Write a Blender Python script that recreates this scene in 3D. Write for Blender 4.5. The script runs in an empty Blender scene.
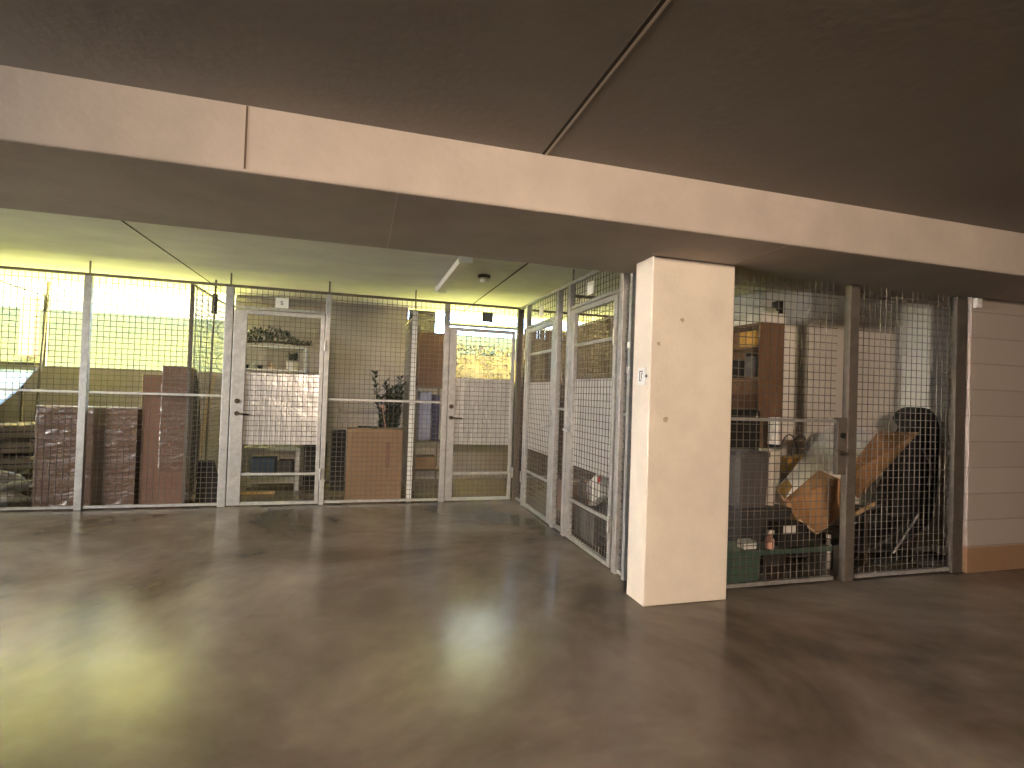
import bpy, math, random
from mathutils import Vector, Matrix, Euler
random.seed(7)
SC = bpy.context.scene
C = SC.collection
PI = math.pi

# ------------------------------------------------------------------ materials
def lin(c):
    return tuple(((v/255)/12.92 if v/255 <= .04045 else ((v/255+.055)/1.055)**2.4) for v in c)

def mat(name, col, rough=.7, metal=0, var=.0, scale=6, bump=0, bscale=40, col2=None, spec=.5, stretch=None, detail=6, thr=(.35, .65), alpha=1, coat=0):
    m = bpy.data.materials.new(name); m.use_nodes = True
    nt = m.node_tree; b = nt.nodes['Principled BSDF']
    c = lin(col)
    b.inputs['Roughness'].default_value = rough
    b.inputs['Metallic'].default_value = metal
    b.inputs['Specular IOR Level'].default_value = spec
    b.inputs['Coat Weight'].default_value = coat
    tc = nt.nodes.new('ShaderNodeTexCoord')
    mp = nt.nodes.new('ShaderNodeMapping')
    if stretch: mp.inputs['Scale'].default_value = stretch
    nt.links.new(tc.outputs['Object'], mp.inputs[0])
    if var or col2:
        n = nt.nodes.new('ShaderNodeTexNoise'); n.inputs['Scale'].default_value = scale; n.inputs['Detail'].default_value = detail
        n.inputs['Roughness'].default_value = .62
        nt.links.new(mp.outputs[0], n.inputs['Vector'])
        r = nt.nodes.new('ShaderNodeValToRGB')
        lo = lin(col2) if col2 else tuple(x*(1-var) for x in c)
        hi = c if col2 else tuple(min(1, x*(1+var)) for x in c)
        r.color_ramp.elements[0].position = thr[0]; r.color_ramp.elements[0].color = (*lo, 1)
        r.color_ramp.elements[1].position = thr[1]; r.color_ramp.elements[1].color = (*hi, 1)
        nt.links.new(n.outputs['Fac'], r.inputs[0]); nt.links.new(r.outputs[0], b.inputs['Base Color'])
    else:
        b.inputs['Base Color'].default_value = (*c, 1)
    if bump:
        n2 = nt.nodes.new('ShaderNodeTexNoise'); n2.inputs['Scale'].default_value = bscale; n2.inputs['Detail'].default_value = 4
        nt.links.new(mp.outputs[0], n2.inputs['Vector'])
        bp = nt.nodes.new('ShaderNodeBump'); bp.inputs['Strength'].default_value = bump; bp.inputs['Distance'].default_value = .01
        nt.links.new(n2.outputs['Fac'], bp.inputs['Height']); nt.links.new(bp.outputs[0], b.inputs['Normal'])
    return m

M = {}
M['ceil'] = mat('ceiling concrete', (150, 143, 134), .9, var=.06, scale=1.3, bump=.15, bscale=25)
M['ceil_daylit'] = mat('concrete ceiling coloured with daylight', (238, 235, 224), .9, var=.07, scale=1.5, bump=.2, bscale=9, stretch=(1, 2, 1))  # paler copy of the slab concrete, daylight from the openings put into the colour
M['beam'] = mat('beam concrete', (184, 172, 160), .85, var=.10, scale=2.2, bump=.12, bscale=30)
M['column'] = mat('column concrete', (224, 212, 194), .8, var=.07, scale=3, bump=.15, bscale=45)
M['joint'] = mat('dark joint seal', (58, 50, 42), .9)
M['stainline'] = mat('brown joint', (96, 80, 66), .9)
M['jointlight'] = mat('grey joint strip', (206, 196, 182), .5)
M['wall'] = mat('cage wall concrete', (172, 163, 160), .9, var=.12, scale=2.4, bump=.1)
M['lowwall'] = mat('low wall concrete', (160, 151, 148), .9, var=.12, scale=3, bump=.1)
M['white_wall'] = mat('white painted wall', (238, 232, 222), .85, var=.06, scale=1.5, bump=.08)
M['galv'] = mat('galvanised steel', (178, 176, 172), .5, metal=.55, var=.16, scale=22, bump=.02)
M['galv_dark'] = mat('weathered steel', (104, 96, 86), .6, metal=.5, var=.16, scale=18)
M['galv_mid'] = mat('dull steel', (112, 104, 94), .6, metal=.4, var=.14, scale=18)
M['wire'] = mat('galvanised wire', (116, 109, 100), .6, metal=.3)
M['sheet'] = mat('zinc cover sheet', (216, 214, 210), .30, metal=.55, var=.10, scale=5, bump=1.0, bscale=5, stretch=(1.3, 1, .8))
M['brass'] = mat('dark handle metal', (92, 82, 72), .4, metal=.8)
M['steel'] = mat('bright handle metal', (205, 205, 205), .3, metal=.9)
M['white'] = mat('white plastic', (226, 224, 218), .5)
M['dullwhite'] = mat('worn white laminate', (168, 163, 156), .6)
M['paper'] = mat('white paper', (238, 232, 220), .8, var=.05, scale=8)
M['ink'] = mat('grey ink', (60, 58, 56), .8)
M['red'] = mat('red print', (190, 48, 40), .6)
M['board'] = mat('brown cardboard', (140, 112, 84), .85, var=.09, scale=5, bump=.03)
M['board_dk'] = mat('red brown cardboard', (124, 92, 74), .85, var=.10, scale=6)
M['board_lt'] = mat('orange brown cardboard', (176, 130, 86), .85, var=.07, scale=5)
M['flute'] = mat('cardboard edge', (206, 186, 158), .85)
M['black'] = mat('black fabric', (24, 22, 22), .8, var=.2, scale=12, bump=.15, bscale=20)
M['blackgloss'] = mat('black plastic', (26, 24, 24), .35, bump=.25, bscale=9)
M['darkgrey'] = mat('dark grey plastic', (56, 54, 53), .55, var=.08)
M['grey'] = mat('grey plastic', (88, 84, 82), .55, var=.06)
M['teal'] = mat('teal plastic', (66, 90, 80), .5, var=.06)
M['yellow'] = mat('yellow fabric', (186, 146, 70), .85, var=.1, scale=12)
M['woodcab'] = mat('brown wood', (122, 92, 66), .6, var=.18, scale=5, stretch=(6, 6, .6))
M['woodlight'] = mat('pale wood', (190, 158, 116), .7, var=.12, scale=5, stretch=(6, 6, .6))
M['reed'] = mat('brown reed', (66, 45, 36), .85, var=.25, scale=14, stretch=(1, 8, .5))
M['redbox'] = mat('red brown box', (104, 74, 58), .7, var=.1)
M['blue'] = mat('blue plastic', (58, 84, 118), .5)
M['paleblue'] = mat('pale blue laminate', (150, 176, 216), .3)
M['lilac'] = mat('blue grey cloth', (150, 152, 178), .85, var=.1, scale=10)
M['lilac_dk'] = mat('dark blue cloth', (62, 60, 86), .85, var=.2, scale=14)
M['rug'] = mat('grey brown felt', (116, 104, 86), .95, var=.15, scale=8, bump=.3)
M['leaf'] = mat('dark green leaves', (40, 54, 32), .5, var=.3, scale=20)
M['stem'] = mat('brown stem', (74, 58, 40), .8)
M['pink'] = mat('pink petal', (228, 176, 158), .7)
M['pot'] = mat('white ceramic', (222, 214, 200), .45)
M['hat'] = mat('pale pink straw', (206, 180, 156), .8, var=.1, scale=30)
M['greybag'] = mat('grey crumpled film', (170, 166, 160), .35, bump=.4, bscale=14)
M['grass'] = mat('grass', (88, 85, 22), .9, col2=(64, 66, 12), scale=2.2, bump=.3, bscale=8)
M['bounce_strip'] = mat('added bounce grass', (226, 238, 112), .9, var=.08, scale=9, bump=.3, bscale=20)  # pale so the unseen strip throws more sun indoors
M['hedge'] = mat('dry brown hedge', (46, 28, 22), .9, col2=(14, 10, 9), scale=16)
M['brick'] = mat('orange brick', (196, 128, 84), .9, var=.12, scale=8)
M['render'] = mat('pale render', (226, 214, 206), .9, var=.04)
M['render_grey'] = mat('grey render', (112, 105, 105), .9, var=.05)
M['roof'] = mat('red roof', (168, 92, 72), .9, var=.1, scale=9)
M['glassdark'] = mat('dark window glass', (60, 70, 80), .1)
M['barrier'] = mat('grey beige outer wall', (120, 110, 100), .9)

def film_mat():
    m = bpy.data.materials.new('clear stretch film'); m.use_nodes = True
    nt = m.node_tree; L = nt.links.new; nt.nodes.remove(nt.nodes['Principled BSDF'])
    tr = nt.nodes.new('ShaderNodeBsdfTransparent'); tr.inputs[0].default_value = (.96, .95, .93, 1)
    gl = nt.nodes.new('ShaderNodeBsdfGlossy'); gl.inputs['Roughness'].default_value = .3
    n = nt.nodes.new('ShaderNodeTexNoise'); n.inputs['Scale'].default_value = 5; n.inputs['Detail'].default_value = 2; n.inputs['Distortion'].default_value = 1
    tc = nt.nodes.new('ShaderNodeTexCoord'); mp = nt.nodes.new('ShaderNodeMapping'); mp.inputs['Rotation'].default_value = (0, .7, 0); mp.inputs['Scale'].default_value = (.6, 1, 2.2)
    L(tc.outputs['Object'], mp.inputs[0]); L(mp.outputs[0], n.inputs['Vector'])
    bp = nt.nodes.new('ShaderNodeBump'); bp.inputs['Strength'].default_value = 1; bp.inputs['Distance'].default_value = .035
    L(n.outputs['Fac'], bp.inputs['Height']); L(bp.outputs[0], gl.inputs['Normal'])
    mx = nt.nodes.new('ShaderNodeMixShader'); mx.inputs[0].default_value = .17
    L(tr.outputs[0], mx.inputs[1]); L(gl.outputs[0], mx.inputs[2]); L(mx.outputs[0], nt.nodes['Material Output'].inputs[0])
    return m
M['film'] = film_mat()

def floor_mat():
    m = bpy.data.materials.new('polished concrete floor'); m.use_nodes = True
    nt = m.node_tree; b = nt.nodes['Principled BSDF']; L = nt.links.new
    tc = nt.nodes.new('ShaderNodeTexCoord')
    def noise(scale, detail, dist=0, vec=None):
        n = nt.nodes.new('ShaderNodeTexNoise'); n.inputs['Scale'].default_value = scale; n.inputs['Detail'].default_value = detail
        n.inputs['Roughness'].default_value = .6; n.inputs['Distortion'].default_value = dist
        L(vec or tc.outputs['Object'], n.inputs['Vector']); return n
    def ramp(src, a, c0, c, c1):
        r = nt.nodes.new('ShaderNodeValToRGB'); r.color_ramp.elements[0].position = a; r.color_ramp.elements[1].position = c
        r.color_ramp.elements[0].color = (*c0, 1); r.color_ramp.elements[1].color = (*c1, 1); L(src, r.inputs[0]); return r
    big = noise(.55, 5, .6); mid = noise(3.2, 8, .4); fine = noise(26, 6)
    c = ramp(big.outputs['Fac'], .36, lin((86, 75, 64)), .64, lin((142, 130, 119)))
    c2 = ramp(mid.outputs['Fac'], .3, (.84, .84, .84), .72, (1.08, 1.07, 1.06))
    mx = nt.nodes.new('ShaderNodeMix'); mx.data_type = 'RGBA'; mx.blend_type = 'MULTIPLY'; mx.inputs['Factor'].default_value = 1
    L(c.outputs[0], mx.inputs[6]); L(c2.outputs[0], mx.inputs[7]); L(mx.outputs[2], b.inputs['Base Color'])
    r = ramp(mid.outputs['Fac'], .3, (.17,)*3, .72, (.262,)*3); L(r.outputs[0], b.inputs['Roughness'])
    bp = nt.nodes.new('ShaderNodeBump'); bp.inputs['Strength'].default_value = .12; bp.inputs['Distance'].default_value = .01
    L(mid.outputs['Fac'], bp.inputs['Height'])
    bp2 = nt.nodes.new('ShaderNodeBump'); bp2.inputs['Strength'].default_value = .06; bp2.inputs['Distance'].default_value = .004
    L(fine.outputs['Fac'], bp2.inputs['Height']); L(bp.outputs[0], bp2.inputs['Normal']); L(bp2.outputs[0], b.inputs['Normal'])
    b.inputs['Specular IOR Level'].default_value = .43
    return m
M['floor'] = floor_mat()

def block_mat():
    m = bpy.data.materials.new('white painted block wall'); m.use_nodes = True
    nt = m.node_tree; b = nt.nodes['Principled BSDF']; L = nt.links.new
    tc = nt.nodes.new('ShaderNodeTexCoord'); sx = nt.nodes.new('ShaderNodeSeparateXYZ'); cx = nt.nodes.new('ShaderNodeCombineXYZ')
    L(tc.outputs['Object'], sx.inputs[0]); L(sx.outputs['X'], cx.inputs['X']); L(sx.outputs['Z'], cx.inputs['Y'])
    br = nt.nodes.new('ShaderNodeTexBrick')
    br.inputs['Color1'].default_value = (*lin((172, 160, 148)), 1); br.inputs['Color2'].default_value = (*lin((166, 154, 142)), 1)
    br.inputs['Mortar'].default_value = (*lin((152, 139, 126)), 1)
    br.inputs['Scale'].default_value = 1; br.inputs['Brick Width'].default_value = 60; br.inputs['Row Height'].default_value = .2075
    br.inputs['Mortar Size'].default_value = .006; br.inputs['Mortar Smooth'].default_value = .4
    L(cx.outputs[0], br.inputs['Vector'])
    r = nt.nodes.new('ShaderNodeMapRange'); r.inputs['From Min'].default_value = .19; r.inputs['From Max'].default_value = .21
    L(sx.outputs['Z'], r.inputs[0])
    mx = nt.nodes.new('ShaderNodeMix'); mx.data_type = 'RGBA'
    L(r.outputs[0], mx.inputs['Factor']); mx.inputs[6].default_value = (*lin((150, 118, 88)), 1); L(br.outputs['Color'], mx.inputs[7])
    L(mx.outputs[2], b.inputs['Base Color']); b.inputs['Roughness'].default_value = .8
    bp = nt.nodes.new('ShaderNodeBump'); bp.inputs['Strength'].default_value = .5; bp.inputs['Distance'].default_value = .006; bp.invert = True
    L(br.outputs['Fac'], bp.inputs['Height']); L(bp.outputs[0], b.inputs['Normal'])
    return m
M['block'] = block_mat()

# ------------------------------------------------------------------ mesh builder
class MB:
    def __init__(s): s.v = []; s.f = []
    def add(s, vs, fs):
        o = len(s.v); s.v += [tuple(v) for v in vs]; s.f += [tuple(i+o for i in f) for f in fs]; return s
    def box(s, x0, x1, y0, y1, z0, z1):
        vs = [(x, y, z) for z in (z0, z1) for y in (y0, y1) for x in (x0, x1)]
        return s.add(vs, [(0, 2, 3, 1), (4, 5, 7, 6), (0, 1, 5, 4), (2, 6, 7, 3), (0, 4, 6, 2), (1, 3, 7, 5)])
    def obox(s, o, a, b, c):
        o, a, b, c = map(Vector, (o, a, b, c))
        vs = [o, o+a, o+b, o+a+b, o+c, o+a+c, o+b+c, o+a+b+c]
        fs = [(0, 2, 3, 1), (4, 5, 7, 6), (0, 1, 5, 4), (2, 6, 7, 3), (0, 4, 6, 2), (1, 3, 7, 5)]
        if a.cross(b).dot(c) < 0: fs = [f[::-1] for f in fs]
        return s.add(vs, fs)
    def tube(s, pts, r, n=8, r2=None, cap=True):
        pts = [Vector(p) for p in pts]; k = len(pts); vs = []; fs = []
        up = None
        for i, p in enumerate(pts):
            t = (pts[min(i+1, k-1)]-pts[max(i-1, 0)]).normalized()
            if up is None: up = t.orthogonal().normalized()
            u = (up-t*up.dot(t)); u = u.normalized() if u.length > 1e-6 else t.orthogonal().normalized(); up = u; w = t.cross(u)
            rr = r if r2 is None else r+(r2-r)*i/(k-1)
            vs += [p+(u*math.cos(2*PI*j/n)+w*math.sin(2*PI*j/n))*rr for j in range(n)]
        for i in range(k-1):
            for j in range(n):
                fs.append((i*n+j, i*n+(j+1) % n, (i+1)*n+(j+1) % n, (i+1)*n+j))
        if cap: fs += [tuple(range(n))[::-1], tuple(range((k-1)*n, k*n))]
        return s.add(vs, fs)
    def lathe(s, c, prof, n=20, axis='z'):
        c = Vector(c); vs = []; fs = []; k = len(prof)
        for r, h in prof:
            for j in range(n):
                a = 2*PI*j/n; q = (r*math.cos(a), r*math.sin(a), h)
                if axis == 'y': q = (q[0], q[2], q[1])
                if axis == 'x': q = (q[2], q[0], q[1])
                vs.append(c+Vector(q))
        for i in range(k-1):
            for j in range(n): fs.append((i*n+j, i*n+(j+1) % n, (i+1)*n+(j+1) % n, (i+1)*n+j))
        fs += [tuple(range(n))[::-1], tuple(range((k-1)*n, k*n))]
        return s.add(vs, fs)
    def prism(s, poly, ext):
        ext = Vector(ext); n = len(poly); vs = [Vector(p) for p in poly]+[Vector(p)+ext for p in poly]
        fs = [tuple(range(n))[::-1], tuple(range(n, 2*n))]+[(i, (i+1) % n, n+(i+1) % n, n+i) for i in range(n)]
        return s.add(vs, fs)
    def blob(s, c, rad, seed=0, amp=.25, nu=22, nv=14, flat=None):
        rnd = random.Random(seed); ph = [(rnd.uniform(1, 4.5), rnd.uniform(1, 4.5), rnd.uniform(0, 6), rnd.uniform(0, 6)) for _ in range(7)]
        vs = []; fs = []
        for i in range(nv+1):
            th = PI*i/nv
            for j in range(nu):
                p = 2*PI*j/nu
                d = Vector((math.sin(th)*math.cos(p), math.sin(th)*math.sin(p), math.cos(th)))
                k = 1+amp*sum(math.sin(a*d.x*2+e)*math.sin(b*d.z*2+d.y*a+f) for a, b, e, f in ph)/3
                q = Vector((c[0]+d.x*rad[0]*k, c[1]+d.y*rad[1]*k, c[2]+d.z*rad[2]*k))
                if flat is not None: q.z = max(q.z, flat)
                vs.append(q)
        for i in range(nv):
            for j in range(nu): fs.append((i*nu+j, (i+1)*nu+j, (i+1)*nu+(j+1) % nu, i*nu+(j+1) % nu))
        return s.add(vs, fs)
    def leaf(s, p, d, w, l, up=(0, 0, 1), t=.0015):
        p = Vector(p); d = Vector(d).normalized(); sd = d.cross(Vector(up)); sd = sd.normalized() if sd.length > 1e-4 else Vector((1, 0, 0))
        n = sd.cross(d)*t
        pts = [p, p+d*l*.4+sd*w/2, p+d*l, p+d*l*.4-sd*w/2]
        return s.prism([q for q in pts], n)
    def build(s, name, m, parent=None, smooth=False, bevel=0, seg=2):
        me = bpy.data.meshes.new(name); me.from_pydata(s.v, [], s.f); me.update()
        me.materials.append(M[m] if isinstance(m, str) else m)
        if smooth:
            for p in me.polygons: p.use_smooth = True
        o = bpy.data.objects.new(name, me); C.objects.link(o)
        if parent: o.parent = parent
        if bevel:
            b = o.modifiers.new('bevel', 'BEVEL'); b.width = bevel; b.segments = seg; b.limit_method = 'ANGLE'
        return o

def tag(o, label, cat, group=None, kind=None):
    o['label'] = label; o['category'] = cat
    if group: o['group'] = group
    if kind: o['kind'] = kind
    return o
def thing(name, label, cat, loc=(0, 0, 0), rz=0, group=None):
    o = bpy.data.objects.new(name, None); C.objects.link(o); o.location = loc; o.rotation_euler = (0, 0, rz); o.empty_display_size = .1
    return tag(o, label, cat, group, 'thing')
def struct(o, label=None, cat=None):
    o['kind'] = 'structure'
    if label: tag(o, label, cat)
    return o
def shift(mb, d):
    mb.v = [(v[0]-d[0], v[1]-d[1], v[2]-d[2]) for v in mb.v]; return mb

# ------------------------------------------------------------------ room shell
CEIL, SOF = 2.47, 2.19
struct(MB().box(-9, 11, -9, 8.0, -.2, 0).build('floor', 'floor'), 'worn polished brown grey concrete garage floor', 'floor')
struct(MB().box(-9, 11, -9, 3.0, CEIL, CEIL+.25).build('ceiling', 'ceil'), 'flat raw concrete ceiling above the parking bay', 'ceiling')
struct(MB().box(-9, 11, 3.0, 8.0, CEIL, CEIL+.25).build('ceiling_rear', 'ceil_daylit'), 'concrete ceiling coloured with daylight above the storage cages', 'ceiling')
beam = struct(MB().box(-9, 11, 2.448, 3.47, SOF, CEIL+.02).build('beam', 'beam', bevel=.012), 'long pale concrete beam crossing below the ceiling', 'beam')
# casting joints on the beam and the slab
struct(MB().box(-.506, -.498, 2.4465, 2.452, SOF+.012, CEIL-.002).build('trim_1', 'stainline'), 'brown vertical casting joint on the beam face', 'joint')
struct(MB().box(.128, .133, 2.46, 3.46, SOF-.001, SOF+.004).build('trim_2', 'jointlight'), 'thin casting joint across the beam underside', 'joint')
t3 = MB(); t3.box(.822, .834, -8.9, 2.447, CEIL-.0025, CEIL+.004)
struct(MB().box(.808, .822, -8.9, 2.447, CEIL-.0015, CEIL+.004).build('trim_6', 'joint'), 'dark groove along the ceiling joint strip', 'joint')
struct(MB().box(2.30, 2.308, 2.46, 2.95, SOF-.0015, SOF+.004).build('trim_7', 'jointlight'), 'thin joint on the beam underside above the column corner', 'joint')
struct(t3.build('trim_3', 'jointlight'), 'long joint strip on the dark front ceiling', 'joint')
struct(MB().box(-1.742, -1.728, 3.472, 7.95, CEIL-.003, CEIL+.004).build('trim_4', 'joint'), 'dark ceiling joint over the tall wrapped carton', 'joint')
struct(MB().box(1.395, 1.411, 3.472, 7.95, CEIL-.003, CEIL+.004).build('trim_5', 'joint'), 'dark ceiling joint beside the smoke detector', 'joint')

col = struct(MB().box(1.735, 2.343, 2.955, 3.175, 0, SOF).build('column', 'column', bevel=.008), 'beige painted concrete column under the beam', 'column')
dirt = mat('column stain', (176, 158, 132), .9, var=.12, scale=30)
st = MB()
for (x, z, rr, sd) in ((1.855, 1.165, .022, 1), (1.955, 1.80, .016, 2), (1.79, 1.64, .014, 3)):
    rn = random.Random(sd); st.prism([(x+rr*rn.uniform(.6, 1.15)*math.cos(a), 2.9548, z+rr*rn.uniform(.6, 1.15)*math.sin(a)) for a in [k*PI/8 for k in range(16)]], (0, -.0005, 0))
st.build('stain', dirt, col)
# walls
wb = MB()
wb.box(-9, -1.62, 7.8, 7.96, 0, 1.435)
wb.box(.62, 11, 7.8, 7.96, 0, 1.425)
wb.box(-9, -4.75, 7.8, 7.96, 1.435, CEIL)
wb.box(4.6, 11, 7.8, 7.96, 1.425, CEIL)
struct(wb.build('wall_back', 'lowwall'), 'low concrete wall under the back openings', 'wall')
struct(MB().box(-1.62, .62, 7.72, 7.96, 0, CEIL).build('wall_middle', 'wall'), 'full height concrete wall behind the plant and carton cages', 'wall')
struct(MB().box(-9.2, -9, -9, 8, 0, CEIL).build('wall_left', 'barrier'), 'far left garage wall', 'wall')
struct(MB().box(11, 11.2, -9, 8, 0, CEIL).build('wall_far', 'barrier'), 'far right garage wall', 'wall')
struct(MB().box(-9.2, 11.2, -9.2, -9, 0, CEIL).build('wall_rear', 'barrier'), 'garage wall behind the parking bays', 'wall')
struct(MB().box(4.655, 10.99, 3.06, 3.2, 0, SOF).build('wall_right', 'block'), 'white painted block wall right of the last cage', 'wall')
struct(MB().prism([(4.55, 4.53, 0), (5.76, 4.53, 0), (5.76, 5.6, 0), (3.95, 5.6, 0), (3.95, 5.1, 0), (4.15, 4.73, 0)], (0, 0, CEIL)).build('wall_inner', 'white_wall'), 'white wall at the back of the dark right cage', 'wall')
struct(MB().box(5.765, 8, 4.18, 5.6, 0, CEIL).build('wall_inner_step', 'white_wall'), 'white wall stepping forward behind the black bag', 'wall')

# window frames of the back openings
w = MB(); w.box(-4.74, -3.745, 7.82, 7.87, 1.437, 1.47); w.box(-3.745, -3.72, 7.82, 7.86, 1.437, CEIL-.002)
struct(w.build('window_1', 'galv_dark'), 'dark frame of the left back opening', 'window')
w = MB(); w.box(.64, 4.58, 7.82, 7.85, 2.30, 2.318); w.box(.64, 4.58, 7.82, 7.85, 2.36, 2.372); w.box(2.285, 2.33, 7.82, 7.86, 1.427, 2.30); w.box(.64, 2.28, 7.80, 7.88, 1.427, 1.45)
struct(w.build('window_2', 'galv'), 'pale frame of the right back opening', 'window')

# ------------------------------------------------------------------ outdoors
struct(MB().box(-16, 16, 7.97, 9.71, 1.1, 1.295).box(-16, 16, 9.71, 28, 1.1, 1.385).build('outside_ground', 'grass'), 'earth under the grass bank', 'ground')
g = MB(); N = 22
for j in range(N+1):
    y = 9.72+j*.5
    for i in range(31):
        x = -16+i*1.2
        z = 1.36+max(0, (y-10.22))*.5+.03; z += (.05*math.sin(x*1.3+y)+.03*math.sin(3*y+x*2.1)) if 1.45 < z < 2.6 else 0
        g.v.append((x, y, min(z, 2.72)))
for j in range(N):
    for i in range(30):
        a = j*31+i; g.f.append((a, a+1, a+32, a+31))
tag(g.build('lawn', 'grass', smooth=True), 'bright sunlit grass bank rising outside the back openings', 'grass', kind='stuff')
tag(MB().box(-12, 12, 8.8, 9.7, 1.3, 1.395).build('lawn_bounce_strip', 'bounce_strip'), 'unseen pale grass strip added to bounce sun onto the rear ceiling', 'grass', kind='stuff')  # added below the sill line, out of sight, to brighten the rear ceiling
h = MB(); rnd = random.Random(3)
h.box(1.0, 5.2, 9.95, 10.1, 1.401, 2.0)
for i in range(2600):
    x = rnd.uniform(.95, 5.25); y = rnd.uniform(9.85, 10.2); z = rnd.uniform(1.5, 2.18-.03*math.sin(x*7))
    h.leaf((x, y, z), (rnd.uniform(-1, 1), rnd.uniform(-1, .3), rnd.uniform(-.5, 1)), .05, .09)
tag(h.build('hedge', 'hedge'), 'dry brown speckled hedge outside the right back opening', 'hedge', kind='stuff')
struct(MB().box(-16, 16, 10.6, 14.2, 9, 9.2).build('outside_shade_slab', 'barrier'), 'unseen high canopy slab added to shade the grass bank', 'canopy')  # added out of view to keep the sun off the bank
bd = thing('outside_building', 'pale rendered building beyond the grass bank', 'building', (-9.0, 21, 1.4))
MB().box(-9, 6.6, 0, 6, 0, 8.6).build('wall', 'render_grey', bd)
MB().prism([(-9.3, -.4, 8.601), (-9.3, 6.4, 8.601), (-9.3, 3, 10.2)], (16.2, 0, 0)).build('roof', 'roof', bd)
for x in (-7.5, -5, -2.5, 0, 2.5, 5): MB().box(x, x+1.1, -.04, -.001, 4.6, 6.2).build('window', 'glassdark', bd)
bp = thing('brick_pillar', 'orange brick pillar on the grass outside the left opening', 'pillar', (-5.28, 10.6, 1.63))
MB().box(-.09, .09, -.09, .09, 0, 1.0).build('shaft', 'brick', bp)
MB().box(-.1, .1, -.1, .1, 1.0005, 1.06).build('cap', 'render', bp)

# ------------------------------------------------------------------ fencing
PITCH = .0545
def wires(mb, u0, u1, z0, z1, y=0, r=.0030, pu=PITCH, pz=PITCH):
    n = 5
    k = max(1, round((u1-u0)/pu))
    for i in range(1, k):
        x = u0+(u1-u0)*i/k; mb.tube([(x, y-r, z0), (x, y-r, z1)], r, n, cap=False)
    k = max(1, round((z1-z0)/pz))
    for i in range(1, k):
        z = z0+(z1-z0)*i/k; mb.tube([(u0, y+r, z), (u1, y+r, z)], r, n, cap=False)
    return mb
SIDE = -PI/2
def place(pos, side):   # origin for something that starts at pos along a run
    return ((pos, 6.22, 0), 0) if side == 'back' else ((1.86, pos, 0), SIDE) if side == 'side' else ((pos, 3.11, 0), 0)

def panel(run, p0, p1, z0, z1, label, mid=None, mid2=None, bottom=True, group=None):
    (loc, rz) = place(p0, run); W = abs(p1-p0)
    t = thing('mesh_fence', label, 'mesh fence', loc, rz, 'mesh panels of the storage fences')
    wires(MB(), 0, W, z0, z1).build('wire_mesh', 'wire', t)
    if mid: MB().box(.002, W-.002, -.012, .0, mid-.011, mid+.011).build('middle_rail', 'galv', t)
    if bottom: MB().box(.002, W-.002, -.015, .015, z0-.02, z0+.006).build('bottom_rail', 'galv', t)
    return t

def post(run, p, wdt, ztop, label, rod=None, m='galv', depth=.055, foot=True, brackets=()):
    (loc, rz) = place(p, run)
    t = thing('fence_post', label, 'fence post', loc, rz, 'posts of the storage fences')
    MB().box(-wdt/2, wdt/2, -depth/2, depth/2, .0, ztop).build('shaft', m, t, bevel=.004)
    if rod: MB().tube([(0, .01, ztop+.027), (0, .01, rod)], .009, 8).build('hanger_rod', 'galv_dark', t)
    if foot: MB().box(-wdt/2, wdt/2, depth/2+.001, depth/2+.05, 0, .006).build('foot_plate', m, t)
    for (z0, z1) in brackets:
        MB().box(.0, .04, -depth/2-.015, -depth/2-.001, z0, z1).build('bracket', 'white', t, bevel=.003)
    return t

def mesh_door(run, p0, W, H, label, lock='L', lw=.12, hw=.04, bars=(.34,), sheet=(.655, 1.42), dark=False, hinges=(.34, 1.75)):
    (loc, rz) = place(p0, run)
    t = thing('mesh_gate', label, 'mesh gate', loc, rz, 'mesh doors of the storage cages')
    fy0, fy1 = -.022, .018
    la, lb = (0, lw) if lock == 'L' else (W-lw, W)
    ha, hb = (W-hw, W) if lock == 'L' else (0, hw)
    ls = MB().box(la, lb, fy0, fy1, .012, H).build('lock_stile', 'galv', t, bevel=.003)
    hsn = MB().box(ha, hb, fy0, fy1, .012, H).build('hinge_stile', 'galv', t, bevel=.003)
    ua, ub = (lw+.001, W-hw-.001) if lock == 'L' else (hw+.001, W-lw-.001)
    MB().box(ua, ub, fy0, fy1, H-.04, H).build('top_rail', 'galv', t)
    MB().box(ua, ub, fy0, fy1, .012, .042).build('bottom_rail', 'galv', t)
    for z in bars: MB().box(ua, ub, -.016, -.001, z-.013, z+.013).build('crossbar', 'galv', t)
    wires(MB(), ua, ub, .045, H-.042, -.004).build('wire_mesh', 'wire', t)
    MB().box(ua, ub, .006, .010, *sheet).build('cover_sheet', 'sheet', t)
    hx = (la+lb)/2; s = 1 if lock == 'L' else -1
    hm = 'brass' if dark else 'steel'
    cy = MB().lathe((hx, fy0-.001, 1.115), [(.026, 0), (.026, -.012), (.019, -.014)], 16, 'y'); cy.lathe((hx, fy0-.015, 1.115), [(.011, 0), (.011, -.006)], 12, 'y')
    cy.build('lock_cylinder', hm, t, smooth=False)
    hr = MB().lathe((hx, fy0-.001, .985), [(.024, 0), (.024, -.007)], 16, 'y').build('handle', hm, t)
    hd = MB().tube([(hx, fy0-.008, .985), (hx, fy0-.055, .985), (hx+s*.03, fy0-.062, .984), (hx+s*.125, fy0-.058, .978)], .0095, 10)
    hd.build('lever', hm, hr, smooth=True)
    for z in hinges:
        xh = hb+.012 if lock == 'L' else ha-.012
        hg = MB().tube([(xh, fy0-.020, z-.06), (xh, fy0-.020, z+.06)], .011, 10)
        x0, x1 = sorted(((hb-.001) if lock == 'L' else (ha+.001), (ha+hb)/2)); hg.box(x0, x1, fy0-.012, fy0-.001, z-.045, z+.045)
        hg.build('hinge', 'galv', t)
    return t

ZT = 2.318
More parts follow.
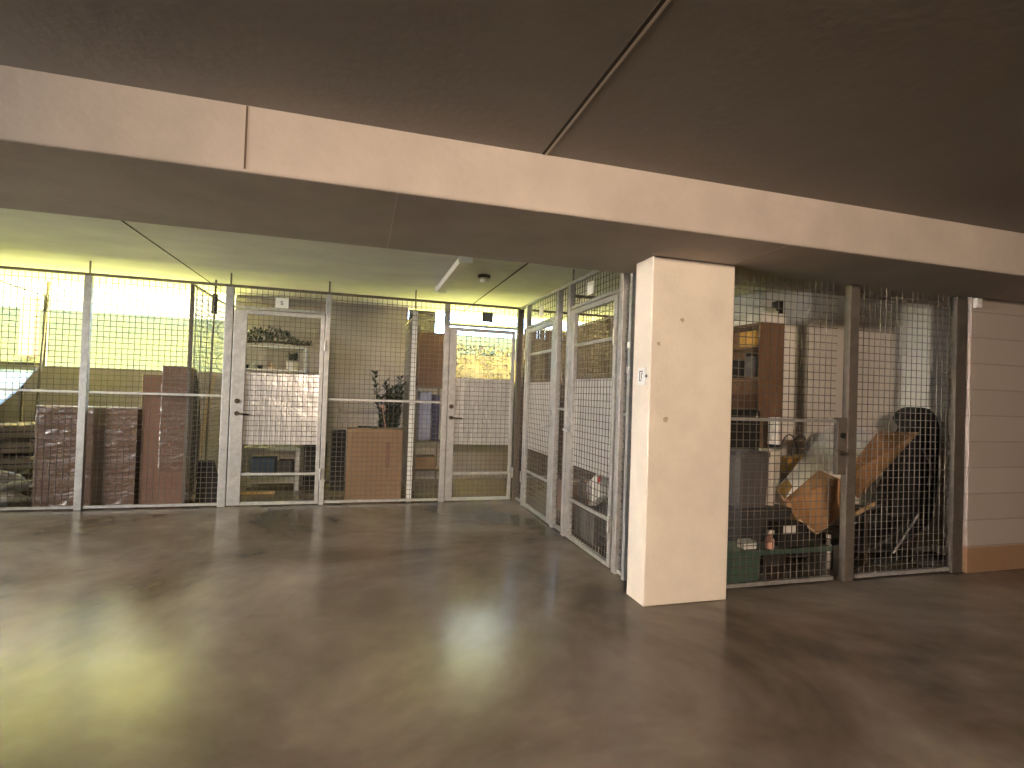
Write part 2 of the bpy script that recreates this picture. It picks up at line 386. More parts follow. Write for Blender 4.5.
# back run
panel('back', -4.4, -2.666, .035, ZT, 'long mesh panel in front of the felt rugs, left end of the back fence', mid=1.165)
post('back', -2.63, .066, ZT, 'steel fence post in front of the two short wrapped cartons', rod=CEIL)
panel('back', -2.594, -1.402, .035, ZT, 'mesh panel in front of the tall wrapped carton and the grass view', mid=1.165)
post('back', -1.36, .078, ZT, 'wide steel fence post left of the numbered door with plant shelf', rod=CEIL)
mesh_door('back', -1.312, .91, 2.085, 'mesh door with wide lock plate in front of the white plant shelf', lock='L', lw=.128, hw=.042, dark=True)
panel('back', -1.318, -.398, 2.12, ZT-.002, 'short mesh panel above the door of the plant shelf cage', bottom=True)
post('back', -.370, .05, ZT, 'slim steel fence post between the plant shelf door and the open carton panel', rod=CEIL)
panel('back', -.342, .920, .035, ZT, 'mesh panel in front of the spiky plant and brown carton', mid=1.16)
post('back', .953, .062, ZT, 'steel fence post right of the red brown cabinet', rod=None)
mesh_door('back', .988, .80, 2.05, 'mesh door in the back corner with the brown hedge behind', lock='L', lw=.088, hw=.036, sheet=(.67, 1.455), bars=(.33,), dark=True)
panel('back', .987, 1.812, 2.085, ZT-.002, 'short mesh panel above the corner door facing the hedge', bottom=True)
post('back', 1.852, .075, ZT, 'dark corner post where the two mesh fences meet', m='galv_dark', depth=.07)
tr = thing('top_rail', 'dark top rail along the back mesh fence', 'rail', (-4.4, 6.22, 2.32), 0, 'top rails of the fences')
MB().box(0, 6.285, -.018, .018, 0, .026).build('rail', 'galv_dark', tr)
tr2 = thing('top_rail', 'top rail along the side mesh fence towards the column', 'rail', (1.86, 6.19, 2.32), 0, 'top rails of the fences')
MB().box(-.02, .02, -2.715, 0, 0, .026).build('rail', 'galv', tr2)
# side run
panel('side', 6.178, 5.935, .035, ZT, 'narrow mesh strip beside the dark corner post')
post('side', 5.905, .05, ZT, 'steel side fence post carrying hinges next to the corner')
mesh_door('side', 5.866, .915, 2.04, 'far side mesh door with its handle on the near stile', lock='R', lw=.10, hw=.04, bars=(.42, 1.745), sheet=(.67, 1.425))
panel('side', 5.876, 4.95, 2.075, ZT-.002, 'short mesh panel above the far side door', bottom=True)
post('side', 4.91, .062, ZT, 'steel side fence post right of the far side door')
panel('side', 4.872, 4.638, .035, ZT, 'narrow mesh strip between the two side doors', mid=1.16)
post('side', 4.602, .062, ZT, 'steel side fence post left of the near side door, rod to the ceiling', rod=CEIL)
mesh_door('side', 4.563, .92, 2.075, 'near side mesh door with a white bag visible below its sheet', lock='L', lw=.10, hw=.045, bars=(.36, 1.745), sheet=(.67, 1.44))
panel('side', 4.566, 3.603, 2.11, ZT-.002, 'short mesh panel above the near side door', bottom=True)
post('side', 3.567, .062, ZT, 'steel side fence post right of the near side door')
panel('side', 3.53, 3.445, .035, SOF-.004, 'narrow mesh strip between the near side door and the column', mid=1.17)
post('side', 3.42, .04, SOF-.004, 'end post against the column with white brackets', brackets=((1.645, 1.69), (1.465, 1.515)))
# run right of the column
panel('right', 2.35, 3.37, .035, SOF-.003, 'mesh panel right of the column in front of the brown bookcase', mid=1.173)
po = post('right', 3.50, .085, SOF-.003, 'double steel post in the middle of the right cage front', m='galv_mid')
lk = MB().box(-.125, -.045, -.02, .02, .78, 1.2); lk.build('lock_plate', 'galv_mid', po, bevel=.003)
MB().lathe((-.085, -.021, 1.07), [(.022, 0), (.022, -.012)], 14, 'y').build('lock_cylinder', 'blackgloss', po)
hd = MB().lathe((-.09, -.021, .94), [(.02, 0), (.02, -.01)], 14, 'y'); hd.tube([(-.09, -.03, .94), (-.09, -.07, .94), (-.12, -.078, .945), (-.20, -.075, .965)], .01, 8)
hd.build('handle', 'brass', po, smooth=True)
panel('right', 3.56, 4.52, .035, SOF-.003, 'mesh panel in front of the tilted carton and black bag')
post('right', 4.585, .11, SOF-.003, 'dark end post beside the white block wall', m='galv_dark')
bk = thing('wall_mount', 'small white bracket at the top corner of the block wall', 'bracket', (4.66, 3.055, 2.10))
MB().box(0, .055, -.03, 0, .0, .075).build('plate', 'white', bk, bevel=.002)
MB().box(.02, .035, -.036, -.03, .03, .045).build('screw', 'steel', bk)

# cage dividers behind the fence
def divider(label, x0, y0, x1, y1, z0, z1, name='mesh_partition', m='galv_dark', front_post=.03, rod=False):
    d = Vector((x1-x0, y1-y0, 0)); W = d.length; t = thing(name, label, 'mesh partition', (x0, y0, 0), math.atan2(d.y, d.x), 'partitions between the cages')
    wires(MB(), .03, W, z0, z1).build('wire_mesh', 'wire', t)
    MB().box(0, front_post, -front_post/2, front_post/2, 0, z1+.02).build('post', m, t)
    if rod: MB().tube([(front_post/2, 0, z1+.021), (front_post/2, 0, CEIL)], .008, 6).build('hanger_rod', 'galv_dark', t)
    MB().box(front_post, W, -.012, .012, z1, z1+.025).build('top_rail', 'galv_dark', t)
    return t
divider('thin mesh partition beside the long pole in the left cage', -1.735, 6.27, -1.735, 7.78, .05, 2.31)
divider('mesh partition with pale front post beside the red brown cabinet', .585, 6.27, .585, 7.70, .05, 2.2, m='white', front_post=.055, rod=True)
divider('mesh partition between the two side cages', 1.91, 4.755, 3.05, 4.755, .05, 2.24)
divider('mesh partition between the corner cage and far side cage', 1.94, 6.22, 3.1, 6.22, .05, 2.31)

# number plates
def plate(loc, rz, label, dark=False, number=True):
    t = thing('number_sign', label, 'sign', loc, rz, 'plates above the mesh doors')
    MB().box(-.065, .065, -.012, -.008, -.055, .055).build('plate', 'grey' if dark else 'paper', t)
    if number:
        n = MB(); y0, y1 = -.0135, -.012
        n.box(-.012, .012, y0, y1, .014, .02); n.box(-.012, -.006, y0, y1, -.002, .014); n.box(-.012, .012, y0, y1, -.004, .002)
        n.box(.006, .012, y0, y1, -.02, -.004); n.box(-.012, .006, y0, y1, -.02, -.014)
        n.build('numeral', 'ink', t)
    return t
plate((-.85, 6.212, 2.185), 0, 'white number plate above the plant shelf door')
plate((1.435, 6.212, 2.20), 0, 'grey plate above the back corner door', True, False)
plate((1.852, 5.41, 2.19), SIDE, 'white plate above the far side door', False, False)
plate((1.852, 4.14, 2.21), SIDE, 'white plate above the near side door', False, False)
cp = thing('column_sign', 'white square sign with an outlined mark on the column', 'sign', (1.7345, 3.055, 1.435), SIDE)
MB().box(-.048, .05, -.004, 0, -.056, .056).build('plate', 'white', cp)
mk = MB(); y0, y1 = -.0055, -.004
mk.box(-.022, .02, y0, y1, .028, .034); mk.box(-.022, -.017, y0, y1, -.026, .028); mk.box(0, .005, y0, y1, -.02, .02); mk.box(0, .016, y0, y1, .016, .021); mk.box(-.022, .005, y0, y1, -.031, -.026)
mk.build('mark', 'ink', cp)
MB().lathe((.062, -.001, .0), [(.01, 0), (.01, -.006)], 10, 'y').build('screw', 'grey', cp)

# ceiling fittings
cl = thing('ceiling_light', 'white batten lamp under the back ceiling, switched off', 'ceiling light', (.82, 5.19, CEIL))
MB().box(-.035, .035, -.74, .74, -.035, -.001).build('housing', 'white', cl, bevel=.004)
MB().prism([(-.06, -.735, -.036), (-.045, -.735, -.075), (.045, -.735, -.075), (.06, -.735, -.036)], (0, 1.47, 0)).build('diffuser', 'paper', cl)
for y in (-.745, .737): MB().box(-.06, .06, y, y+.008, -.078, -.002).build('end_cap', 'white', cl)
sd = thing('smoke_detector', 'round grey smoke detector on the back ceiling', 'smoke detector', (1.15, 5.19, CEIL))
MB().lathe((0, 0, 0), [(.062, -.001), (.064, -.02), (.058, -.03)], 24).build('base', 'grey', sd, smooth=True)
MB().lathe((0, 0, 0), [(.05, -.031), (.05, -.05), (.035, -.072), (.01, -.078)], 24).build('sensor_head', 'paper', sd, smooth=True)

# ------------------------------------------------------------------ contents: left cage
def carton(name, label, x0, x1, y0, y1, z0, z1, m='board', film=False, cat='box', tape=True, rz=0, group=None):
    t = thing(name, label, cat, ((x0+x1)/2, (y0+y1)/2, z0), rz, group); a, b, h = (x1-x0)/2, (y1-y0)/2, z1-z0
    MB().box(-a, a, -b, b, 0, h).build('body', m, t, bevel=.004)
    if tape: MB().box(-a+.01, a-.01, -.025, .025, h+.0002, h+.0014).build('tape', 'flute', t)
    if film: MB().box(-a-.006, a+.006, -b-.006, b+.006, .003, h+.006).build('stretch_film', 'film', t, bevel=.01)
    return t
t = carton('wrapped_carton', 'short film wrapped carton left of the fence post', -3.06, -2.70, 6.32, 6.62, 0, 1.0, 'board_dk', True, group='short wrapped cartons')
MB().box(-.18, .18, -.155, -.12, 1.008, 1.02).build('edge_strip', 'white', t)
t = carton('wrapped_carton', 'short film wrapped carton right of the fence post', -2.64, -2.195, 6.32, 6.62, 0, 1.0, 'board_dk', True, group='short wrapped cartons')
MB().box(-.22, .22, -.155, -.12, 1.008, 1.02).build('edge_strip', 'white', t)
t = thing('tall_carton', 'tall stepped carton in crinkled clear film, tallest of the wrapped ones', 'box', (-2.0, 6.5, 0))
MB().prism([(-.17, -.14, 0), (.225, -.14, 0), (.225, -.14, 1.46), (.0, -.14, 1.46), (.0, -.14, 1.36), (-.17, -.14, 1.36)], (0, .28, 0)).build('body', 'board_dk', t)
MB().box(-.005, .232, -.147, .147, .35, 1.468).build('stretch_film', 'film', t, bevel=.01)
MB().box(-.18, -.174, -.145, .1, 1.0, 1.36).build('edge_strip', 'flute', t)
t = thing('folded_parasol', 'dark folded parasol standing right of the tall wrapped carton', 'parasol', (-1.86, 6.98, 0))
MB().lathe((0, 0, 0), [(.03, .02), (.07, .2), (.075, .8), (.05, 1.2), (.02, 1.38)], 14).build('canopy', 'black', t, smooth=True)
MB().tube([(0, 0, 0), (0, 0, 1.45)], .014, 8).build('pole', 'darkgrey', t)
MB().lathe((0, 0, 0), [(.05, 0), (.05, .015), (.02, .02)], 12).build('foot', 'darkgrey', t)
t = thing('plank', 'pale wooden plank leaning between the parasol and the long pole', 'plank', (-1.87, 7.2, 0))
MB().obox((-.04, -.1, 0), (.06, 0, 0), (0, .02, 0), (.08, .45, 1.42)).build('board', 'woodlight', t)
t = thing('extension_pole', 'long dark pole with a thick grip reaching up to the ceiling', 'pole', (-1.58, 6.55, 0))
MB().tube([(-.03, 0, .44), (.0, 0, 2.44)], .011, 8).build('shaft', 'galv_dark', t)
MB().tube([(-.006, 0, 2.06), (-.003, 0, 2.28)], .028, 10).build('grip', 'darkgrey', t)
MB().prism([(-.10, -.04, 0), (.10, -.04, 0), (.11, -.04, .2), (.05, -.04, .44), (-.09, -.04, .44)], (0, .08, 0)).build('broom_head', 'black', t)
t = thing('hanging_cable', 'thin cable looped on the wide fence post', 'cable', (-1.44, 6.30, 0))
for z, k in ((1.86, 0), (1.52, 1)):
    MB().tube([(.06+.09*math.cos(a)-.02, .0, z+.10*math.sin(a)) for a in [PI*.15+i*PI*1.7/20 for i in range(21)]], .004, 6).build('loop', 'darkgrey', t)
t = thing('window_pole', 'dark pole with a grip leaning at the far left opening', 'pole', (-3.70, 7.7, 0))
MB().tube([(-.06, 0, 0), (.03, 0, 2.43)], .014, 8).build('shaft', 'galv_dark', t)
MB().tube([(.017, 0, 2.08), (.024, 0, 2.28)], .028, 10).build('grip', 'darkgrey', t)
MB().tube([(.02, 0, 2.27), (-.46, -.1, 2.42)], .008, 6).build('stay_arm', 'galv_dark', t)
t = thing('folded_table', 'pale blue table top sloping down from the sill at the left edge', 'table', (-4.3, 7.0, 0))
MB().prism([(-.5, .5, 1.375), (.62, .5, 1.375), (.74, -.02, 1.16), (.79, -.5, .965), (-.3, -.5, .965)], (0, .008, -.022)).build('top', 'paleblue', t)
MB().box(-.5, .64, .503, .53, 1.37, 1.405).build('edge_band', 'galv', t)
for (x, y, z) in ((-.4, .45, 1.32), (.55, .45, 1.32), (-.2, -.45, .94), (.3, -.4, .98)): MB().tube([(x, y, 0), (x, y, z)], .013, 8).build('leg', 'galv_dark', t)
for i, (z0, h_, dx, lab) in enumerate(((.30, .16, .0, 'lowest folded felt rug above the crumpled grey film'), (.47, .15, -.02, 'middle folded felt rug left of the wrapped cartons'), (.63, .17, .01, 'topmost folded felt rug of the stack at the left edge'))):
    t = thing('folded_rug', lab, 'rug', (-3.72+dx, 6.95, z0), 0, 'felt rugs in the left cage')
    MB().obox((-.55, -.28, 0), (1.05, 0, .035), (0, .5, 0), (0, 0, h_-.03)).build('rug_body', 'rug', t, bevel=.03, seg=3)
    MB().obox((-.54, -.286, h_*.35), (1.02, 0, .034), (0, .004, 0), (0, 0, .01)).build('fold_line', 'black', t)
t = thing('pallet', 'low dark wooden pallet under the felt rugs', 'pallet', (-3.72, 6.95, 0))
for y in (-.26, -.05, .16): MB().box(-.6, .5, y, y+.1, .19, .22).build('slat', 'stem', t)
for x in (-.58, .38): MB().box(x, x+.09, -.26, .26, 0, .188).build('bearer', 'stem', t)
tag(MB().blob((-3.45, 6.42, .15), (.30, .14, .15), 4, .5, 40, 26, 0.002).build('plastic_wrap', 'greybag', smooth=True), 'crumpled grey plastic film on the floor left of the cartons', 'plastic film')

# ------------------------------------------------------------------ plant shelf cage
t = thing('wall_shelf', 'white two tier shelf carrying the dark leafy garland', 'shelf', (-1.04, 7.32, 0))
MB().box(-.46, .36, -.14, .14, 1.465, 1.493).build('shelf_board', 'white', t)
MB().box(-.46, .36, -.14, .14, 1.765, 1.79).build('shelf_board', 'white', t)
for x in (-.46, .335): MB().box(x, x+.025, -.14, .14, 1.4935, 1.7645).build('upright', 'white', t)
MB().box(-.02, .0, .11, .138, 1.4935, 1.7645).build('middle_support', 'galv', t)
for x in (-.44, .32): MB().box(x, x+.03, .145, .17, 0, 1.8).build('standard', 'galv', t)
t = thing('garland', 'dark leafy green garland lying along the upper shelf', 'plant', (-1.04, 7.30, 1.792))
MB().tube([(-.36, 0, .035), (-.1, .0, .05), (.2, 0, .04), (.40, 0, .035)], .012, 6).build('stem', 'stem', t)
lf = MB(); rnd = random.Random(5)
for i in range(520):
    x = rnd.uniform(-.38, .22); e = 1-abs((x+.1)/.42)**2
    if i > 470: x = rnd.uniform(.2, .42); e = .15
    z = .02+rnd.uniform(0, .2*max(.15, e)); y = rnd.uniform(-.09, .09)
    lf.leaf((x, y, z), (rnd.uniform(-1, 1), rnd.uniform(-.6, .6), rnd.uniform(-.1, 1)), .028, .055)
lf.build('foliage', 'leaf', t)
t = thing('potted_plant', 'small plant in a ribbed white pot on the lower shelf', 'plant', (-.84, 7.28, 1.494))
pt = MB().lathe((0, 0, 0), [(.055, 0), (.075, .02), (.082, .10), (.088, .115), (.08, .118)], 20); pt = pt.build('pot', 'pot', t, smooth=True)
MB().lathe((0, 0, 0), [(.075, .1185), (.07, .124)], 16).build('soil', 'stem', pt)
lf = MB()
for i in range(70): lf.leaf((rnd.uniform(-.04, .04), rnd.uniform(-.04, .04), .12+rnd.uniform(0, .06)), (rnd.uniform(-1, 1), rnd.uniform(-1, 1), rnd.uniform(.2, 1.3)), .03, .06)
lf.build('foliage', 'leaf', t)
t = thing('straw_hat', 'pale straw hat left of the white flower pot', 'hat', (-1.09, 7.26, 1.494))
MB().lathe((0, 0, 0), [(.095, 0), (.09, .008), (.05, .02), (.042, .07), (.025, .085), (.005, .088)], 22).build('crown', 'hat', t, smooth=True)
for i, (x, c, r, h_, l) in enumerate(((-1.31, 'white', .03, .06, 'small white cup at the left end of the lower shelf'), (-1.22, 'black', .032, .05, 'small black pot between the white cup and straw hat'), (-1.38, 'black', .03, .04, 'low black dish at the far left of the lower shelf'))):
    t = thing('small_cup', l, 'cup', (x, 7.27, 1.494), 0, 'small vessels on the lower shelf')
    MB().lathe((0, 0, 0), [(r*.7, 0), (r, h_*.5), (r, h_), (r*.8, h_), (r*.6, h_*.3)], 14).build('bowl', c, t, smooth=True)
t = thing('low_bench', 'low white open bench under the cover sheet of the plant shelf cage', 'bench', (-1.0, 7.2, 0))
MB().box(-.33, .31, -.18, .18, .50, .535).build('top', 'dullwhite', t, bevel=.003)
for x in (-.33, .265):
    for y in (-.18, .135): MB().box(x, x+.045, y, y+.045, 0, .499).build('leg', 'dullwhite', t)
MB().box(-.28, .26, -.17, .17, .15, .175).build('shelf', 'dullwhite', t)
MB().box(-.284, .264, -.178, -.16, .10, .149).build('front_rail', 'dullwhite', t)
carton('storage_crate', 'blue crate on the lower shelf of the white bench', -1.25, -.98, 7.06, 7.32, .176, .40, 'blue', tape=False, cat='crate')
carton('storage_crate', 'dark crate beside the blue crate in the white bench', -.95, -.78, 7.06, 7.32, .176, .36, 'darkgrey', tape=False, cat='crate')
t = thing('plank', 'pale plank lying on the floor before the white bench', 'plank', (-1.08, 6.9, 0)); MB().box(-.24, .14, -.03, .03, 0, .03).build('board', 'woodlight', t)
carton('suitcase', 'black suitcase right of the white bench behind the slim post', -.66, -.40, 7.2, 7.45, 0, .56, 'black', tape=False, cat='suitcase')

# ------------------------------------------------------------------ carton cage
t = carton('tall_box', 'plain brown carton in front of the spiky plant', -.13, .50, 6.32, 6.62, 0, .83, 'board')
MB().box(-.20, .03, -.05, .05, .832, .85).build('flap_gap', 'black', t)
MB().box(.12, .17, -.1515, -.1502, .38, .68).build('print', 'board_dk', t)
t = thing('spiky_plant', 'dark green stalky plant behind the brown carton', 'plant', (.37, 6.92, 0))
MB().lathe((0, 0, 0), [(.10, 0), (.14, .25), (.15, .30), (.13, .30)], 20).build('pot', 'darkgrey', t, smooth=True)
rnd = random.Random(11); ss = MB(); lf = MB()
stalks = [(-.15, -.0, 1.50, -.06), (-.06, .02, 1.40, .0), (-.02, -.04, 1.28, .0), (.03, .05, 1.30, .02), (.07, -.02, 1.33, .01), (.10, .03, 1.45, .03), (.0, .06, 1.22, 0), (.09, -.05, 1.22, .04), (-.10, .0, 1.18, -.02), (.13, .0, 1.36, .02), (.04, -.05, 1.2, 0)]
for (x, y, h_, lean) in stalks:
    pts = [Vector((x*.35+(x*.65+lean)*(k/8)**1.3, y*.5+y*.5*k/8, .28+(h_-.28)*k/8)) for k in range(9)]
    ss.tube(pts, .011, 6, r2=.004)
    for i in range(80):
        q = rnd.uniform(.30, 1); kk = q*8; a = int(min(7, kk)); p = pts[a].lerp(pts[a+1], kk-a); an = rnd.uniform(0, 2*PI)
        lf.leaf(p, (math.cos(an), math.sin(an), .75), .036, .085)
ss.build('stalk', 'leaf', t); lf.build('foliage', 'leaf', t)
fl = MB()
for i in range(9): fl.leaf((-.10, -.22, 1.05), (math.cos(i*.7)+.6, -.3, math.sin(i*.7)+.3), .03, .06)
fl.tube([(-.10, -.22, 1.05), (-.085, -.22, .97), (-.05, -.1, .82)], .006, 6); fl.build('flower', 'pink', t)
t = carton('suitcase', 'dark suitcase in the shade left of the brown carton', -.33, -.16, 6.95, 7.2, 0, .75, 'black', tape=False, cat='suitcase')
# rack with brown cabinet
t = thing('storage_rack', 'narrow steel rack under the red brown cabinet', 'rack', (.865, 7.12, 0))
for x in (-.175, .16):
    for y in (-.2, .17): MB().box(x, x+.02, y, y+.02, 0, 1.32).build('upright', 'galv_dark', t)
for z in (.25, .62, 1.32): MB().box(-.18, .185, -.205, .195, z, z+.02).build('shelf', 'galv_dark', t)
carton('wall_cabinet', 'red brown cabinet on top of the narrow steel rack', .70, 1.03, 6.93, 7.3, 1.342, 2.05, 'redbox', tape=False, cat='cabinet')
t = thing('cloth_bag', 'blue grey cloth bag on the middle shelf of the narrow rack', 'bag', (.83, 7.08, .642)); MB().box(-.10, .07, -.14, .14, 0, .64).build('body', 'lilac', t, bevel=.03, seg=3)
t = thing('cloth_bag', 'dark patterned cloth bag on the narrow rack beside the fence post', 'bag', (.965, 7.08, .642)); MB().box(-.055, .04, -.14, .14, 0, .6).build('body', 'lilac_dk', t, bevel=.02, seg=3)
carton('small_carton', 'small tan carton on the lowest shelf of the narrow rack', .71, .98, 6.94, 7.2, .272, .43, 'board')
t = thing('venetian_blind', 'grey venetian blind hanging above the red brown cabinet', 'blind', (.80, 7.76, 2.08))
bl = MB()
for i in range(9): bl.obox((-.17, -.006, i*.036+.004), (.38, 0, 0), (0, .010, .037), (0, -.003, .001))
bl.build('slats', 'grey', t); MB().box(-.17, .21, -.018, .018, .33, .37).build('head_rail', 'grey', t)

# ------------------------------------------------------------------ side cages
t = thing('reed_screen', 'tall brown slatted screen at the back of the side cages', 'screen', (3.15, 6.1, 0))
rs = MB(); y = -1.32
while y < 1.61:
    rs.box(0, .02, y, y+.034, .05, 2.33); y += .042
rs.build('slats', 'reed', t)
for z in (.3, 1.2, 2.1): MB().box(.021, .05, -1.33, 1.46, z, z+.04).build('batten', 'stem', t)
MB().box(-.02, .045, .2, 1.64, 2.335, 2.36).build('bright_sky_edge', 'white', t)  # white strip stands in for bright sky showing above the screen
for y in (-1.33, 1.42): MB().box(.02, .06, y, y+.04, 0, 2.33).build('support', 'stem', t)
t = thing('reed_screen', 'brown slatted screen across the opening behind the far side cage', 'screen', (2.36, 7.70, 0), 0)
rs = MB(); x = 0
while x < .70: rs.box(x, x+.034, 0, .02, .05, 2.28); x += .042
rs.build('slats', 'reed', t)
for z in (.3, 1.2, 2.1): MB().box(0, .70, .021, .05, z, z+.04).build('batten', 'stem', t)
for x in (.0, .66): MB().box(x, x+.04, .051, .08, 0, 2.2).build('support', 'stem', t)
carton('storage_crate', 'low grey crate under the white bag behind the near side door', 1.98, 2.36, 4.22, 4.66, 0, .26, 'grey', tape=False, cat='crate')
t = thing('white_bag', 'tilted white bag with red print behind the near side door', 'bag', (2.14, 4.44, .262))
MB().obox((-.05, .16, .0), (0, -.26, .15), (.1, 0, 0), (0, .09, .19)).build('body', 'paper', t, bevel=.015)
MB().obox((-.0525, -.05, .25), (0, -.07, .04), (.001, 0, 0), (0, .022, .045)).build('print', 'red', t)
t = tag(MB().blob((2.02, 4.60, .40), (.035, .06, .13), 2, .1).build('grey_cushion', 'grey', smooth=True), 'grey rounded cushion left of the white bag', 'cushion')
t = thing('suitcase', 'dark blue suitcase standing behind the strip beside the column', 'suitcase', (2.2, 3.86, 0))
MB().box(-.14, .14, -.18, .18, .04, .95).build('shell', 'lilac_dk', t, bevel=.04, seg=3)
MB().tube([(-.0, -.1, .95), (-.0, -.1, 1.15), (0, .1, 1.15), (0, .1, .95)], .01, 8).build('handle', 'darkgrey', t)
for y in (-.14, .14): MB().lathe((-.02, y, .022), [(.02, 0), (.02, .03)], 12, 'x').build('wheel', 'black', t)
carton('small_carton', 'plain carton on the floor behind the far side door', 2.2, 2.6, 5.3, 5.7, 0, .34, 'board_dk')

# ------------------------------------------------------------------ right cage
t = thing('bookcase', 'tall brown bookcase seen end on behind the column edge', 'bookcase', (3.54, 4.1, 0))
MB().box(0, .265, 0, .022, 0, 2.035).build('end_panel', 'woodcab', t)
MB().box(0, .265, .878, .9, 0, 2.035).build('end_panel', 'woodcab', t)
MB().box(.245, .265, .0225, .8775, 0, 2.035).build('back_panel', 'woodcab', t)
for z in (.05, .42, .80, 1.20, 1.50, 1.80, 2.013): MB().box(.004, .2445, .0225, .8775, z, z+.022).build('shelf', 'woodcab', t)
t = thing('flat_box', 'long flat cream box on top of the bookcase', 'box', (3.53, 4.08, 2.0365)); MB().box(0, .28, 0, .7, 0, .09).build('body', 'paper', t, bevel=.004); MB().box(.262, .276, -.002, 0, .02, .075).build('label', 'white', t)
t = thing('folded_cloth', 'white folded cloth on top of the long flat box', 'cloth', (3.58, 4.1, 2.1275)); MB().box(0, .16, 0, .2, 0, .025).build('fold', 'white', t, bevel=.01); MB().box(.01, .15, .01, .18, .0255, .05).build('fold', 'paper', t, bevel=.01)
t = thing('small_case', 'black case standing at the front end of the flat box', 'case', (3.765, 4.1, 2.1275)); MB().box(0, .03, 0, .12, 0, .13).build('shell', 'black', t, bevel=.004)
def jar(x, y, z, r, h_, m, lab):
    t = thing('storage_jar', lab, 'jar', (x, y, z)); MB().lathe((0, 0, 0), [(r, 0), (r, h_*.8), (r*.8, h_*.86)], 16).build('body', m, t, smooth=True); MB().lathe((0, 0, 0), [(r*.82, h_*.865), (r*.82, h_)], 16).build('lid', 'black', t)
jar(3.62, 4.30, 1.5225, .06, .24, 'grey', 'grey jar on the middle shelf of the bookcase')
carton('shelf_box', 'amber box on the upper shelf of the bookcase', 3.57, 3.75, 4.2, 4.42, 1.8225, 1.97, 'yellow', tape=False)
carton('shelf_box', 'red brown box on the lower visible shelf of the bookcase', 3.56, 3.75, 4.2, 4.5, 1.2225, 1.36, 'redbox', tape=False)
carton('shelf_box', 'black box beside the jar on the bookcase', 3.58, 3.75, 4.40, 4.6, 1.5225, 1.70, 'black', tape=False)
t = thing('suitcase', 'black suitcase standing in front of the bookcase', 'suitcase', (3.36, 4.02, 0))
MB().box(-.14, .10, -.06, .10, .03, 1.22).build('shell', 'black', t, bevel=.03, seg=3); MB().box(-.06, .02, -.075, -.061, .6, .8).build('pocket', 'blackgloss', t, bevel=.005)
for x in (-.1, .06): MB().lathe((x, -.02, .018), [(.018, 0), (.018, .03)], 10, 'y').build('wheel', 'black', t)
t = thing('paper_roll', 'white paper roll standing upright beside the bookcase', 'roll', (3.50, 3.85, 0)); MB().lathe((0, 0, 0), [(.05, 0), (.05, 1.17), (.03, 1.17), (.03, 1.1)], 18).build('tube', 'paper', t, smooth=False); MB().lathe((0, 0, 0), [(.053, .88), (.053, .93)], 18).build('band', 'black', t)
def tub(name, lab, x0, x1, y0, y1, z0, z1, m):
    t = thing(name, lab, 'crate', ((x0+x1)/2, (y0+y1)/2, z0), 0, 'lidded crates in the right cage'); a, b, h_ = (x1-x0)/2, (y1-y0)/2, z1-z0; k = .9
    mb = MB(); mb.add([(-a*k, -b*k, 0), (a*k, -b*k, 0), (a*k, b*k, 0), (-a*k, b*k, 0), (-a, -b, h_-.045), (a, -b, h_-.045), (a, b, h_-.045), (-a, b, h_-.045)], [(0, 3, 2, 1), (4, 5, 6, 7), (0, 1, 5, 4), (1, 2, 6, 5), (2, 3, 7, 6), (3, 0, 4, 7)])
    mb.build('tub', m, t); MB().box(-a-.008, a+.008, -b-.008, b+.008, h_-.0445, h_).build('lid', m, t, bevel=.008)
    return t
tub('storage_crate', 'lower grey lidded crate beside the column in the right cage', 2.86, 3.33, 3.47, 3.78, 0, .46, 'darkgrey')
tub('storage_crate', 'upper grey lidded crate stacked beside the white vase', 2.87, 3.14, 3.5, 3.75, .4605, .90, 'grey')
t = thing('tall_vase', 'tall white flared vase on the lower grey crate', 'vase', (3.235, 3.60, .4605))
MB().lathe((0, 0, 0), [(.04, 0), (.045, .02), (.055, .25), (.062, .33), (.085, .43), (.085, .45), (.07, .45), (.05, .33)], 20).build('body', 'pot', t, smooth=True)
tub('storage_crate', 'teal lidded crate on the floor right beside the column', 2.47, 2.81, 3.19, 3.42, 0, .235, 'teal')
t = thing('low_bench', 'low grey green plank bench right of the teal crate', 'bench', (3.06, 3.3, 0)); MB().box(-.235, .4, -.10, .10, .19, .225).build('top', 'teal', t)
for x in (-.2, .34): MB().box(x, x+.03, -.08, .08, 0, .189).build('leg', 'darkgrey', t)
t = thing('white_packet', 'white packet lying on the teal crate', 'packet', (2.73, 3.24, .2355)); MB().box(-.055, .055, -.04, .04, 0, .06).build('body', 'white', t, bevel=.01); MB().box(-.05, .05, -.0412, -.0402, .025, .032).build('print', 'grey', t)
t = thing('spray_bottle', 'pinkish spray bottle on the low plank bench', 'bottle', (2.93, 3.24, .2255)); MB().lathe((0, 0, 0), [(.03, 0), (.032, .06), (.012, .1)], 14).build('body', 'pink', t, smooth=True); MB().box(-.012, .03, -.01, .01, .101, .13).build('trigger_head', 'paper', t)
t = thing('tool_case', 'black case with white label on the low plank bench', 'case', (3.12, 3.3, .2255)); MB().box(-.10, .14, -.07, .07, 0, .17).build('shell', 'black', t, bevel=.01); MB().box(-.08, .03, -.072, -.0705, .10, .16).build('label', 'white', t)
carton('small_carton', 'brown carton under the yellow tote bag', 3.95, 4.25, 4.12, 4.35, 0, .62, 'board')
t = thing('tote_bag', 'yellow tote bag with grey looped handles', 'bag', (4.10, 4.24, .6215))
MB().prism([(-.15, -.08, 0), (.15, -.08, 0), (.17, -.08, .17), (-.16, -.08, .15)], (0, .16, 0)).build('body', 'yellow', t, bevel=.02)
